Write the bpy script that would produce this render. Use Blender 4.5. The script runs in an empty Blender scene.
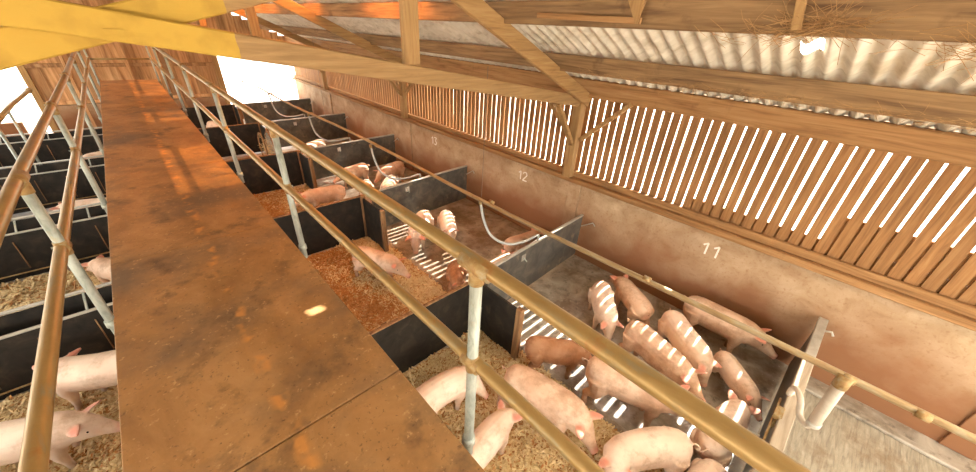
import bpy, bmesh, math, random
import numpy as np
from mathutils import Vector, Matrix, Euler
R_ = math.radians
SC = bpy.context.scene
COL = SC.collection
random.seed(7)
RNG = np.random.default_rng(11)

# ------------------------------------------------------------------ camera
FPX = 350.35
YAW, PITCH, ROLL = R_(45.10), R_(30.20), R_(3.67)
CAMZ = 4.14
_f = np.array([math.sin(YAW)*math.cos(PITCH), math.cos(YAW)*math.cos(PITCH), -math.sin(PITCH)])
_r = np.array([math.cos(YAW), -math.sin(YAW), 0.0])
_u = np.cross(_r, _f)
_r2 = math.cos(ROLL)*_r + math.sin(ROLL)*_u
_u2 = -math.sin(ROLL)*_r + math.cos(ROLL)*_u
cam_d = bpy.data.cameras.new('camera')
cam_d.sensor_fit = 'HORIZONTAL'
cam_d.sensor_width = 36.0
cam_d.lens = FPX/976*36.0
cam_d.clip_start = 0.05
cam_d.clip_end = 300
cam = bpy.data.objects.new('camera', cam_d)
COL.objects.link(cam)
M = Matrix(((_r2[0], _u2[0], -_f[0], 0), (_r2[1], _u2[1], -_f[1], 0), (_r2[2], _u2[2], -_f[2], CAMZ), (0, 0, 0, 1)))
cam.matrix_world = M
SC.camera = cam

def pix(px, py, z):
    """point on the horizontal plane z seen at a pixel of the photograph"""
    v = (px-488)/FPX*_r2 - (py-236)/FPX*_u2 + _f
    t = (z-CAMZ)/v[2]
    return Vector((v[0]*t, v[1]*t, z))

# ------------------------------------------------------------------ world, sun, exposure
W = bpy.data.worlds.new('world'); SC.world = W; W.use_nodes = True
nt = W.node_tree; nt.nodes.clear()
wo = nt.nodes.new('ShaderNodeOutputWorld'); bg = nt.nodes.new('ShaderNodeBackground')
sky = nt.nodes.new('ShaderNodeTexSky')
sky.sky_type = 'NISHITA'; sky.sun_disc = False
sky.sun_elevation = R_(46.5); sky.sun_rotation = R_(90); sky.dust_density = 2.5; sky.air_density = 1.0; sky.ozone_density = 0.6
hsv = nt.nodes.new('ShaderNodeHueSaturation'); hsv.inputs['Saturation'].default_value = 0.2
nt.links.new(sky.outputs[0], hsv.inputs['Color'])
warm = nt.nodes.new('ShaderNodeMixRGB'); warm.blend_type = 'MULTIPLY'; warm.inputs['Fac'].default_value = 1.0; warm.inputs['Color2'].default_value = (1.0, .95, .86, 1)
nt.links.new(hsv.outputs[0], warm.inputs['Color1']); nt.links.new(warm.outputs[0], bg.inputs['Color']); bg.inputs['Strength'].default_value = 2.5
nt.links.new(bg.outputs[0], wo.inputs['Surface'])
sd = bpy.data.lights.new('sun', 'SUN'); sd.energy = 35.0; sd.angle = R_(0.6); sd.color = (1.0, 0.95, 0.86)
sun = bpy.data.objects.new('sun', sd); COL.objects.link(sun)
SUN_EL = R_(46.5)
sun.rotation_euler = Vector((math.cos(SUN_EL), 0.0, math.sin(SUN_EL))).to_track_quat('Z', 'Y').to_euler()
sun.location = (14, 0, 12)
SC.view_settings.view_transform = 'Standard'
SC.view_settings.look = 'None'
SC.view_settings.gamma = 1.0
SC.view_settings.use_curve_mapping = False
SC.view_settings.exposure = 0.0
SC.cycles.max_bounces = 10
SC.cycles.diffuse_bounces = 7
SC.cycles.transparent_max_bounces = 8
SC.cycles.sample_clamp_indirect = 8.0
SC.cycles.use_denoising = True
SC.cycles.caustics_reflective = False
SC.cycles.caustics_refractive = False

# ------------------------------------------------------------------ materials
def _n(nt, t, **kw):
    n = nt.nodes.new(t)
    for k, v in kw.items():
        setattr(n, k, v)
    return n

def mat(name, cols, scale=(6, 6, 6), detail=5, rough=0.8, bump=0.25, metal=0.0, stops=None, jitter=0.0, blotch=None, spec=0.3, distort=0.6, world=False):
    """procedural material: ramp over stretched noise, optional second blotch layer (colour, scale, low, high), per-object value jitter"""
    m = bpy.data.materials.new(name); m.use_nodes = True
    nt = m.node_tree; b = nt.nodes['Principled BSDF']
    b.inputs['Roughness'].default_value = rough; b.inputs['Metallic'].default_value = metal
    b.inputs['Specular IOR Level'].default_value = spec
    tc = _n(nt, 'ShaderNodeTexCoord'); oi = _n(nt, 'ShaderNodeObjectInfo')
    mp = _n(nt, 'ShaderNodeMapping'); mp.inputs['Scale'].default_value = scale
    if world:
        geo = _n(nt, 'ShaderNodeNewGeometry'); nt.links.new(geo.outputs['Position'], mp.inputs['Vector'])
    else:
        off = _n(nt, 'ShaderNodeVectorMath', operation='MULTIPLY_ADD')
        cmb = _n(nt, 'ShaderNodeCombineXYZ')
        for i in range(3):
            nt.links.new(oi.outputs['Random'], cmb.inputs[i])
        nt.links.new(cmb.outputs[0], off.inputs[0]); off.inputs[1].default_value = (37, 23, 51)
        nt.links.new(tc.outputs['Object'], off.inputs[2]); nt.links.new(off.outputs[0], mp.inputs['Vector'])
    nz = _n(nt, 'ShaderNodeTexNoise'); nz.inputs['Scale'].default_value = 1.0; nz.inputs['Detail'].default_value = detail
    nz.inputs['Roughness'].default_value = 0.62; nz.inputs['Distortion'].default_value = distort
    nt.links.new(mp.outputs[0], nz.inputs['Vector'])
    rp = _n(nt, 'ShaderNodeValToRGB'); nt.links.new(nz.outputs['Fac'], rp.inputs['Fac'])
    stops = stops or [0.3 + 0.4*i/max(1, len(cols)-1) for i in range(len(cols))]
    e = rp.color_ramp.elements
    while len(e) < len(cols):
        e.new(0.5)
    for i, c in enumerate(cols):
        e[i].position = stops[i]; e[i].color = (*c, 1)
    out = rp.outputs['Color']
    if blotch:
        for (bc, bs, lo, hi) in blotch:
            n2 = _n(nt, 'ShaderNodeTexNoise'); n2.inputs['Scale'].default_value = bs; n2.inputs['Detail'].default_value = 6
            n2.inputs['Roughness'].default_value = 0.65
            nt.links.new(mp.inputs['Vector'].links[0].from_socket, n2.inputs['Vector'])
            mr = _n(nt, 'ShaderNodeMapRange'); mr.inputs['From Min'].default_value = lo; mr.inputs['From Max'].default_value = hi
            nt.links.new(n2.outputs['Fac'], mr.inputs['Value'])
            mx = _n(nt, 'ShaderNodeMixRGB'); mx.inputs['Color2'].default_value = (*bc, 1)
            nt.links.new(mr.outputs[0], mx.inputs['Fac']); nt.links.new(out, mx.inputs['Color1']); out = mx.outputs[0]
    if jitter:
        hs = _n(nt, 'ShaderNodeHueSaturation')
        mr = _n(nt, 'ShaderNodeMapRange'); mr.inputs['To Min'].default_value = 1-jitter; mr.inputs['To Max'].default_value = 1+jitter
        nt.links.new(oi.outputs['Random'], mr.inputs['Value']); nt.links.new(mr.outputs[0], hs.inputs['Value'])
        nt.links.new(out, hs.inputs['Color']); out = hs.outputs[0]
    nt.links.new(out, b.inputs['Base Color'])
    if bump:
        bp = _n(nt, 'ShaderNodeBump'); bp.inputs['Strength'].default_value = bump; bp.inputs['Distance'].default_value = 0.02
        nt.links.new(nz.outputs['Fac'], bp.inputs['Height']); nt.links.new(bp.outputs[0], b.inputs['Normal'])
    m['out'] = 0
    return m

MT = {}
MT['beam_x'] = mat('weathered_beam_wood', [(.22, .12, .045), (.32, .185, .07), (.38, .235, .095)], (1.5, 22, 22), jitter=.06)
MT['beam_y'] = mat('old_purlin_wood', [(.12, .065, .03), (.23, .135, .06), (.32, .195, .09)], (22, 1.2, 22), jitter=.08, blotch=[((.10, .055, .025), 2.2, .58, .75)])
MT['beam_z'] = mat('post_wood', [(.24, .13, .05), (.34, .20, .078), (.40, .25, .105)], (22, 22, 1.5), jitter=.06)
MT['plate'] = mat('wall_plate_wood', [(.19, .09, .033), (.32, .165, .062), (.41, .23, .098)], (18, 1.0, 18), blotch=[((.16, .08, .035), 2.5, .6, .8)])
MT['slat'] = mat('slat_wood', [(.20, .095, .034), (.29, .14, .05), (.35, .185, .072)], (30, 30, 2.0), jitter=.10, bump=.2)
MT['gable_wood'] = mat('gable_wood', [(.24, .115, .05), (.46, .25, .11), (.58, .35, .18)], (9, 9, 1.0), jitter=.28)
MT['sheet'] = mat('fibre_cement_sheet', [(.44, .38, .28), (.62, .56, .45), (.70, .65, .55)], (5, 2.5, 5), jitter=.07, bump=.03, blotch=[((.42, .30, .16), 1.1, .58, .85)])
MT['galv'] = mat('galvanised_steel', [(.22, .24, .20), (.34, .36, .31), (.42, .43, .37)], (26, 26, 9), metal=.25, rough=.5, bump=.06, blotch=[((.42, .27, .10), 3.5, .58, .78)])
MT['rail'] = mat('rusty_painted_rail', [(.23, .22, .15), (.32, .205, .075), (.38, .25, .10)], (16, 5, 16), metal=.35, rough=.38, bump=.08, stops=[.26, .46, .7], blotch=[((.34, .14, .04), 7, .60, .76)])
MT['coupling'] = mat('rusty_coupling', [(.24, .12, .045), (.33, .21, .08), (.36, .31, .20)], (22, 22, 22), metal=.2, rough=.55, bump=.2)
MT['pipe'] = mat('water_pipe_metal', [(.22, .13, .06), (.31, .21, .10), (.33, .28, .19)], (14, 3, 14), metal=.2, rough=.45, bump=.08)
MT['hose'] = mat('grey_hose', [(.34, .34, .31), (.45, .45, .41)], (20, 20, 20), rough=.45, bump=.05)
MT['hose_pale'] = mat('pale_hose', [(.42, .35, .27), (.52, .44, .34)], (12, 12, 12), rough=.5, bump=.05)
MT['black'] = mat('black_board', [(.010, .008, .006), (.022, .017, .012), (.055, .038, .022)], (5, 5, 5), rough=.6, bump=.2, spec=.2, stops=[.3, .55, .8])
MT['gate'] = mat('grey_gate_sheet', [(.05, .045, .038), (.09, .082, .068), (.16, .135, .10)], (4, 4, 4), rough=.36, bump=.1, spec=.5, blotch=[((.34, .26, .16), 3.1, .60, .78)])
MT['cap'] = mat('gate_cap_metal', [(.33, .30, .24), (.48, .44, .37)], (6, 6, 6), metal=.2, rough=.4, bump=.08)
MT['brown_post'] = mat('stained_post_wood', [(.10, .05, .02), (.22, .11, .045), (.30, .17, .07)], (16, 16, 2))
MT['wire'] = mat('dark_wire', [(.12, .09, .06), (.2, .15, .1)], (20, 20, 20), rough=.6, bump=0)
MT['pale_plank'] = mat('pale_gate_plank', [(.27, .20, .13), (.38, .30, .21), (.46, .38, .28)], (1.5, 18, 18))
MT['straw_bit'] = mat('straw_flakes', [(.50, .34, .15), (.66, .50, .26), (.78, .64, .40)], (25, 25, 25), bump=0, rough=.9)
MT['straw_red'] = mat('reddish_straw_flakes', [(.30, .13, .04), (.44, .21, .07), (.56, .34, .14)], (25, 25, 25), bump=0, rough=.9)  # redder, browner straw tone
MT['bed'] = mat('bedding_ground', [(.26, .16, .07), (.42, .29, .13), (.54, .40, .20)], (9, 9, 9), world=True, bump=.6)
MT['cobweb'] = mat('dusty_straw', [(.30, .16, .06), (.46, .27, .11)], (20, 20, 20), bump=0)
MT['concrete'] = mat('wet_pen_concrete', [(.19, .155, .11), (.36, .305, .235), (.48, .42, .33)], (3, 3, 3), world=True, rough=.42, bump=.35, spec=.5, blotch=[((.17, .11, .06), 1.1, .46, .62), ((.10, .075, .05), 7, .56, .72), ((.50, .44, .34), 17, .60, .74)])
MT['passage'] = mat('passage_concrete', [(.22, .18, .13), (.33, .28, .20), (.42, .36, .27)], (4, 30, 4), world=True, rough=.6, bump=.5, blotch=[((.20, .13, .07), 1.5, .5, .7)])
MT['ground'] = mat('yard_gravel', [(.50, .47, .42), (.62, .59, .54)], (3, 3, 3), world=True)
MT['render_w'] = mat('white_house_render', [(.72, .72, .70), (.82, .82, .80)], (3, 3, 3))
MT['slate'] = mat('grey_roof_slate', [(.30, .33, .35), (.40, .43, .45)], (3, 3, 3))
MT['chalk'] = mat('chalk_paint', [(.72, .66, .56), (.82, .77, .68)], (30, 30, 30), bump=0)
MT['eye'] = mat('dark_eye', [(.02, .012, .01), (.04, .02, .02)], (9, 9, 9), rough=.15, bump=0)

def plaster():
    m = mat('stained_wall_plaster', [(.32, .205, .11), (.45, .32, .19), (.55, .41, .265)], (3.5, 2.6, 3.5), world=True, bump=.5, rough=.85, detail=10, blotch=[((.36, .22, .12), 55, .58, .80)])
    nt = m.node_tree; b = nt.nodes['Principled BSDF']
    src = b.inputs['Base Color'].links[0].from_socket
    geo = _n(nt, 'ShaderNodeNewGeometry'); sp = _n(nt, 'ShaderNodeSeparateXYZ'); nt.links.new(geo.outputs['Position'], sp.inputs[0])
    nz = _n(nt, 'ShaderNodeTexNoise'); nz.inputs['Scale'].default_value = 1.3; nz.inputs['Detail'].default_value = 8
    nt.links.new(geo.outputs['Position'], nz.inputs['Vector'])
    ma = _n(nt, 'ShaderNodeMath', operation='MULTIPLY_ADD'); ma.inputs[1].default_value = 1.5
    nt.links.new(nz.outputs['Fac'], ma.inputs[0]); nt.links.new(sp.outputs['Z'], ma.inputs[2])
    mr = _n(nt, 'ShaderNodeMapRange'); mr.inputs['From Min'].default_value = 2.45; mr.inputs['From Max'].default_value = 1.25
    nt.links.new(ma.outputs[0], mr.inputs['Value'])
    mx = _n(nt, 'ShaderNodeMixRGB'); mx.inputs['Color2'].default_value = (.23, .10, .042, 1)
    nt.links.new(mr.outputs[0], mx.inputs['Fac']); nt.links.new(src, mx.inputs['Color1'])
    # splashed muck specks
    n2 = _n(nt, 'ShaderNodeTexNoise'); n2.inputs['Scale'].default_value = 22; n2.inputs['Detail'].default_value = 7
    nt.links.new(geo.outputs['Position'], n2.inputs['Vector'])
    m2 = _n(nt, 'ShaderNodeMapRange'); m2.inputs['From Min'].default_value = .55; m2.inputs['From Max'].default_value = .78; m2.inputs['To Max'].default_value = .6
    nt.links.new(n2.outputs['Fac'], m2.inputs['Value'])
    mx2 = _n(nt, 'ShaderNodeMixRGB'); mx2.inputs['Color2'].default_value = (.22, .10, .04, 1)
    nt.links.new(m2.outputs[0], mx2.inputs['Fac']); nt.links.new(mx.outputs[0], mx2.inputs['Color1'])
    nt.links.new(mx2.outputs[0], b.inputs['Base Color'])
    return m
MT['plaster'] = plaster()

def deck_mat():
    m = mat('muddy_deck_board', [(.23, .115, .04), (.33, .17, .06), (.42, .23, .09)], (2.6, 1.8, 2.6), world=True, bump=.45, rough=.66, detail=12,
            blotch=[((.16, .10, .055), .9, .46, .66), ((.12, .07, .035), 2.6, .55, .70), ((.50, .30, .13), 26, .60, .74), ((.11, .06, .03), 40, .60, .72)])
    nt = m.node_tree; b = nt.nodes['Principled BSDF']
    src = b.inputs['Base Color'].links[0].from_socket
    geo = _n(nt, 'ShaderNodeNewGeometry'); sp = _n(nt, 'ShaderNodeSeparateXYZ'); nt.links.new(geo.outputs['Position'], sp.inputs[0])
    # a trodden line of lighter worn spots along the middle
    nz = _n(nt, 'ShaderNodeTexNoise'); nz.inputs['Scale'].default_value = 7; nt.links.new(geo.outputs['Position'], nz.inputs['Vector'])
    a = _n(nt, 'ShaderNodeMath', operation='SUBTRACT'); a.inputs[1].default_value = .07; nt.links.new(sp.outputs['X'], a.inputs[0])
    ab = _n(nt, 'ShaderNodeMath', operation='ABSOLUTE'); nt.links.new(a.outputs[0], ab.inputs[0])
    mr = _n(nt, 'ShaderNodeMapRange'); mr.inputs['From Min'].default_value = .06; mr.inputs['From Max'].default_value = .015
    nt.links.new(ab.outputs[0], mr.inputs['Value'])
    m2 = _n(nt, 'ShaderNodeMapRange'); m2.inputs['From Min'].default_value = .50; m2.inputs['From Max'].default_value = .62; m2.inputs['To Max'].default_value = .75
    nt.links.new(nz.outputs['Fac'], m2.inputs['Value'])
    mu = _n(nt, 'ShaderNodeMath', operation='MULTIPLY'); nt.links.new(mr.outputs[0], mu.inputs[0]); nt.links.new(m2.outputs[0], mu.inputs[1])
    mx = _n(nt, 'ShaderNodeMixRGB'); mx.inputs['Color2'].default_value = (.60, .26, .06, 1)
    nt.links.new(mu.outputs[0], mx.inputs['Fac']); nt.links.new(src, mx.inputs['Color1']); nt.links.new(mx.outputs[0], b.inputs['Base Color'])
    return m
MT['deck'] = deck_mat()

def tie_mat():
    """timber with warning-yellow paint over the stretch above the catwalk (x between the two paint ends)"""
    m = mat('tie_beam_part_painted', [(.22, .125, .05), (.31, .185, .075), (.37, .23, .10)], (1.5, 22, 22), world=True)
    nt = m.node_tree; b = nt.nodes['Principled BSDF']
    src = b.inputs['Base Color'].links[0].from_socket
    geo = _n(nt, 'ShaderNodeNewGeometry'); sp = _n(nt, 'ShaderNodeSeparateXYZ'); nt.links.new(geo.outputs['Position'], sp.inputs[0])
    nz = _n(nt, 'ShaderNodeTexNoise'); nz.inputs['Scale'].default_value = 9; nt.links.new(geo.outputs['Position'], nz.inputs['Vector'])
    ma = _n(nt, 'ShaderNodeMath', operation='MULTIPLY_ADD'); ma.inputs[1].default_value = .05
    nt.links.new(nz.outputs['Fac'], ma.inputs[0]); nt.links.new(sp.outputs['X'], ma.inputs[2])
    lt = _n(nt, 'ShaderNodeMath', operation='LESS_THAN'); lt.inputs[1].default_value = .755; nt.links.new(ma.outputs[0], lt.inputs[0])
    gt = _n(nt, 'ShaderNodeMath', operation='GREATER_THAN'); gt.inputs[1].default_value = -.75; nt.links.new(ma.outputs[0], gt.inputs[0])
    mu = _n(nt, 'ShaderNodeMath', operation='MULTIPLY'); nt.links.new(lt.outputs[0], mu.inputs[0]); nt.links.new(gt.outputs[0], mu.inputs[1])
    n2 = _n(nt, 'ShaderNodeTexNoise'); n2.inputs['Scale'].default_value = 5; n2.inputs['Detail'].default_value = 6; nt.links.new(geo.outputs['Position'], n2.inputs['Vector'])
    rp = _n(nt, 'ShaderNodeValToRGB'); nt.links.new(n2.outputs['Fac'], rp.inputs['Fac'])
    e = rp.color_ramp.elements; e[0].position = .3; e[0].color = (.38, .225, .035, 1); e[1].position = .5; e[1].color = (.47, .29, .045, 1)
    mx = _n(nt, 'ShaderNodeMixRGB'); nt.links.new(mu.outputs[0], mx.inputs['Fac']); nt.links.new(src, mx.inputs['Color1']); nt.links.new(rp.outputs[0], mx.inputs['Color2'])
    nt.links.new(mx.outputs[0], b.inputs['Base Color'])
    return m
MT['tie'] = tie_mat()

def amber_mat():
    m = bpy.data.materials.new('amber_rooflight'); m.use_nodes = True
    nt = m.node_tree; nt.nodes.clear()
    o = _n(nt, 'ShaderNodeOutputMaterial'); mx = _n(nt, 'ShaderNodeMixShader'); tr = _n(nt, 'ShaderNodeBsdfTranslucent'); tp = _n(nt, 'ShaderNodeBsdfTransparent')
    tc = _n(nt, 'ShaderNodeTexCoord'); nz = _n(nt, 'ShaderNodeTexNoise'); nz.inputs['Scale'].default_value = 5; nz.inputs['Detail'].default_value = 6
    nt.links.new(tc.outputs['Object'], nz.inputs['Vector'])
    rp = _n(nt, 'ShaderNodeValToRGB'); e = rp.color_ramp.elements; e[0].position = .35; e[0].color = (.60, .14, .015, 1); e[1].position = .6; e[1].color = (.95, .38, .08, 1)
    nt.links.new(nz.outputs['Fac'], rp.inputs['Fac']); nt.links.new(rp.outputs[0], tr.inputs['Color'])
    tp.inputs['Color'].default_value = (1.0, .50, .17, 1); mx.inputs[0].default_value = .13
    nt.links.new(tr.outputs[0], mx.inputs[1]); nt.links.new(tp.outputs[0], mx.inputs[2]); nt.links.new(mx.outputs[0], o.inputs['Surface'])
    return m
MT['amber'] = amber_mat()
def clear_mat():  # translucent sheet added on unseen roof parts to brighten the interior
    m = bpy.data.materials.new('added_milky_fill'); m.use_nodes = True
    nt = m.node_tree; nt.nodes.clear()
    o = _n(nt, 'ShaderNodeOutputMaterial'); tr = _n(nt, 'ShaderNodeBsdfTranslucent')
    tc = _n(nt, 'ShaderNodeTexCoord'); nz = _n(nt, 'ShaderNodeTexNoise'); nz.inputs['Scale'].default_value = 4
    nt.links.new(tc.outputs['Object'], nz.inputs['Vector'])
    rp = _n(nt, 'ShaderNodeValToRGB'); e = rp.color_ramp.elements; e[0].position = .35; e[0].color = (.52, .47, .38, 1); e[1].position = .6; e[1].color = (.70, .66, .58, 1)
    nt.links.new(nz.outputs['Fac'], rp.inputs['Fac']); nt.links.new(rp.outputs[0], tr.inputs['Color']); nt.links.new(tr.outputs[0], o.inputs['Surface'])
    return m
MT['clear'] = clear_mat()

def pig_mat(name, pale, warm, dirt, dlo, dhi):
    m = bpy.data.materials.new(name); m.use_nodes = True
    nt = m.node_tree; b = nt.nodes['Principled BSDF']
    b.inputs['Roughness'].default_value = .62; b.inputs['Specular IOR Level'].default_value = .3
    tc = _n(nt, 'ShaderNodeTexCoord'); oi = _n(nt, 'ShaderNodeObjectInfo')
    cmb = _n(nt, 'ShaderNodeCombineXYZ')
    for i in range(3):
        nt.links.new(oi.outputs['Random'], cmb.inputs[i])
    off = _n(nt, 'ShaderNodeVectorMath', operation='MULTIPLY_ADD'); off.inputs[1].default_value = (31, 17, 43)
    nt.links.new(cmb.outputs[0], off.inputs[0]); nt.links.new(tc.outputs['Object'], off.inputs[2])
    n1 = _n(nt, 'ShaderNodeTexNoise'); n1.inputs['Scale'].default_value = 3.2; n1.inputs['Detail'].default_value = 5; nt.links.new(off.outputs[0], n1.inputs['Vector'])
    r1 = _n(nt, 'ShaderNodeValToRGB'); e = r1.color_ramp.elements; e[0].position = .35; e[0].color = (*warm, 1); e[1].position = .62; e[1].color = (*pale, 1)
    nt.links.new(n1.outputs['Fac'], r1.inputs['Fac'])
    n2 = _n(nt, 'ShaderNodeTexNoise'); n2.inputs['Scale'].default_value = 4.5; n2.inputs['Detail'].default_value = 7; n2.inputs['Roughness'].default_value = .7
    nt.links.new(off.outputs[0], n2.inputs['Vector'])
    mr = _n(nt, 'ShaderNodeMapRange'); mr.inputs['From Min'].default_value = dlo; mr.inputs['From Max'].default_value = dhi; mr.inputs['To Max'].default_value = .8
    nt.links.new(n2.outputs['Fac'], mr.inputs['Value'])
    mx = _n(nt, 'ShaderNodeMixRGB'); mx.inputs['Color2'].default_value = (*dirt, 1); nt.links.new(mr.outputs[0], mx.inputs['Fac']); nt.links.new(r1.outputs[0], mx.inputs['Color1'])
    at = _n(nt, 'ShaderNodeAttribute'); at.attribute_name = 'pink'
    mx2 = _n(nt, 'ShaderNodeMixRGB'); mx2.inputs['Color2'].default_value = (.60, .22, .15, 1)
    nt.links.new(at.outputs['Fac'], mx2.inputs['Fac']); nt.links.new(mx.outputs[0], mx2.inputs['Color1'])
    a2 = _n(nt, 'ShaderNodeAttribute'); a2.attribute_name = 'muck'
    mx3 = _n(nt, 'ShaderNodeMixRGB'); mx3.inputs['Color2'].default_value = (.20, .10, .05, 1)
    nt.links.new(a2.outputs['Fac'], mx3.inputs['Fac']); nt.links.new(mx2.outputs[0], mx3.inputs['Color1'])
    nt.links.new(mx3.outputs[0], b.inputs['Base Color'])
    bp = _n(nt, 'ShaderNodeBump'); bp.inputs['Strength'].default_value = .15; bp.inputs['Distance'].default_value = .01
    n3 = _n(nt, 'ShaderNodeTexNoise'); n3.inputs['Scale'].default_value = 60; nt.links.new(tc.outputs['Object'], n3.inputs['Vector'])
    nt.links.new(n3.outputs['Fac'], bp.inputs['Height']); nt.links.new(bp.outputs[0], b.inputs['Normal'])
    return m
MT['pig_pale'] = pig_mat('pale_pink_hide', (.75, .59, .45), (.66, .46, .33), (.36, .21, .12), .50, .74)
MT['pig_pink'] = pig_mat('pink_hide', (.66, .46, .32), (.54, .33, .21), (.29, .16, .08), .46, .70)
MT['pig_brown'] = pig_mat('muddy_hide', (.48, .26, .14), (.36, .16, .07), (.20, .085, .03), .46, .68)

# ------------------------------------------------------------------ mesh helpers
class MB:
    def __init__(self):
        self.v = []; self.f = []
    def add(self, vs, fs):
        o = len(self.v); self.v += [tuple(v) for v in vs]; self.f += [tuple(i+o for i in f) for f in fs]; return self
    def box(self, c, s, rot=None):
        h = [x/2 for x in s]
        vs = [Vector((sx*h[0], sy*h[1], sz*h[2])) for sx in (-1, 1) for sy in (-1, 1) for sz in (-1, 1)]
        if rot is not None:
            vs = [rot @ v for v in vs]
        c = Vector(c)
        return self.add([v+c for v in vs], [(0, 1, 3, 2), (4, 6, 7, 5), (0, 4, 5, 1), (2, 3, 7, 6), (0, 2, 6, 4), (1, 5, 7, 3)])
    def span(self, a, b):
        return self.box([(a[i]+b[i])/2 for i in range(3)], [abs(b[i]-a[i]) for i in range(3)])
    def bar(self, a, b, w, h, up=(0, 0, 1)):
        """rectangular bar from a to b: w across, h along 'up'"""
        a, b = Vector(a), Vector(b); d = (b-a); L = d.length; d.normalize()
        s = d.cross(Vector(up)); s.normalize(); u = s.cross(d)
        rot = Matrix((d, s, u)).transposed()
        return self.box((a+b)/2, (L, w, h), rot)
    def tube(self, pts, r, n=10, caps=True):
        pts = [Vector(p) for p in pts]; rs = r if isinstance(r, (list, tuple)) else [r]*len(pts)
        rings = []; prev = None
        for i, p in enumerate(pts):
            t = (pts[min(i+1, len(pts)-1)]-pts[max(i-1, 0)]).normalized()
            if prev is None:
                a = Vector((0, 0, 1)) if abs(t.z) < .9 else Vector((1, 0, 0))
                s = t.cross(a).normalized()
            else:
                s = (prev - t*prev.dot(t)).normalized()
            prev = s; u = t.cross(s)
            rings.append([p + (s*math.cos(2*math.pi*k/n)+u*math.sin(2*math.pi*k/n))*rs[i] for k in range(n)])
        return self.loft(rings, caps)
    def loft(self, rings, caps=True):
        n = len(rings[0]); o = 0; vs = [v for r in rings for v in r]; fs = []
        for i in range(len(rings)-1):
            for k in range(n):
                a = i*n+k; b = i*n+(k+1) % n
                fs.append((a, b, b+n, a+n))
        if caps:
            fs.append(tuple(range(n-1, -1, -1))); fs.append(tuple((len(rings)-1)*n+k for k in range(n)))
        return self.add(vs, fs)
    def mesh(self, name, smooth=False):
        me = bpy.data.meshes.new(name); me.from_pydata(self.v, [], self.f); me.update()
        bm = bmesh.new(); bm.from_mesh(me); bmesh.ops.recalc_face_normals(bm, faces=bm.faces); bm.to_mesh(me); bm.free()
        if smooth:
            me.shade_auto_smooth if False else me.polygons.foreach_set('use_smooth', [True]*len(me.polygons))
        return me

def bevel_mesh(me, w, seg=1):
    bm = bmesh.new(); bm.from_mesh(me)
    bmesh.ops.bevel(bm, geom=list(bm.edges), offset=w, segments=seg, affect='EDGES', profile=.6)
    bm.to_mesh(me); bm.free(); return me

def link(name, data, m=None, parent=None, loc=None):
    o = bpy.data.objects.new(name, data); COL.objects.link(o)
    if m is not None and data is not None and not data.materials:
        data.materials.append(m)
    if parent is not None:
        o.parent = parent
    if loc is not None:
        o.location = loc
    return o

def obj(name, mb, m, parent=None, smooth=False, bevel=0, loc=None):
    me = mb.mesh(name, smooth)
    if bevel:
        bevel_mesh(me, bevel)
    return link(name, me, m, parent, loc)

def tag(o, label, cat, group=None, kind=None):
    o['label'] = label
    if cat: o['category'] = cat
    if group: o['group'] = group
    if kind: o['kind'] = kind
    return o

def thing(name, label, cat, loc=(0, 0, 0), rz=0.0, group=None, kind=None):
    o = bpy.data.objects.new(name, None); COL.objects.link(o); o.location = loc; o.rotation_euler = (0, 0, rz)
    o.empty_display_size = .2
    return tag(o, label, cat, group, kind)

def struct(name, label, cat, loc=(0, 0, 0)):
    return thing(name, label, cat, loc, kind='structure')

# ================================================================== SETTING
XW = 6.0            # slatted wall on the right
YN, YF = -6.0, 20.0 # ends of the barn
SLOPE = 0.433
def roof_z(x): return 3.5 + SLOPE*(6.0-abs(x))

# ---- outside ground and barn floor
g = tag(obj('ground', MB().span((-60, -60, -.35), (60, 80, -.15)), MT['ground']), 'pale gravel yard outside the barn', 'ground', kind='structure')
fl = struct('floor', 'stained concrete barn floor under the pens', 'floor')
obj('pen_slab', MB().span((-6.2, -.62, -.15), (6.2, YF, 0)), MT['concrete'], fl)
obj('passage_slab', MB().span((-6.2, YN, -.15), (6.2, -.62, -.004)), MT['passage'], fl)
ch = MB()
ch.span((5.62, YN, 0), (5.72, -.70, .05)); ch.span((5.72, YN, 0), (6.0, -.70, .012))
obj('wall_kerb', ch, MT['concrete'], fl, bevel=.01)
kb = MB(); kb.span((3.02, -.55, 0), (3.12, YF-.4, .035))
obj('bedding_kerb', kb, MT['concrete'], fl, bevel=.01)

# ---- right wall: plaster base, sill, slats, plate, posts
wr = struct('wall_right', 'long side wall with stained plaster base and spaced vertical boards above', 'wall')
obj('plaster_base', MB().span((6.0, YN, -.15), (6.22, YF, 1.66)), MT['plaster'], wr)
pil = MB().span((-.035, -.14, 0), (.0, .14, 1.6)).mesh('pilaster'); bevel_mesh(pil, .008)
for y in (-2.35, 3.55, 9.8, 15.9):
    link('pilaster', pil, MT['plaster'], wr, (6.0, y, .02))
sill = MB().span((5.90, YN, 1.60), (6.24, YF, 1.70)); obj('sill', sill, MT['plate'], wr, bevel=.012)
obj('sill_rail', MB().span((5.985, YN, 1.70), (6.06, YF, 1.82)), MT['plate'], wr, bevel=.012)
obj('wall_plate', MB().span((5.93, YN, 3.22), (6.10, YF, 3.512)), MT['plate'], wr, bevel=.015)
slat_me = []
for k in range(4):
    mb = MB(); w = .1195 + .0008*(k-1.5)
    mb.span((-.013, -w/2, 0), (.013, w/2, 1.62)); me = mb.mesh('slat'); bevel_mesh(me, .002); slat_me.append(me)
y = -3.3; i = 0
while y < YF:
    o = link('slat', slat_me[i % 4], MT['slat'], wr, (6.075 + .001*math.sin(i*2.3), y, 1.68))
    o.rotation_euler = (.004*math.sin(i*1.7), 0, .008*math.sin(i*3.1))
    y += .145; i += 1
mb = MB()
while y > -9: # boards behind the camera, out of sight
    break
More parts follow.
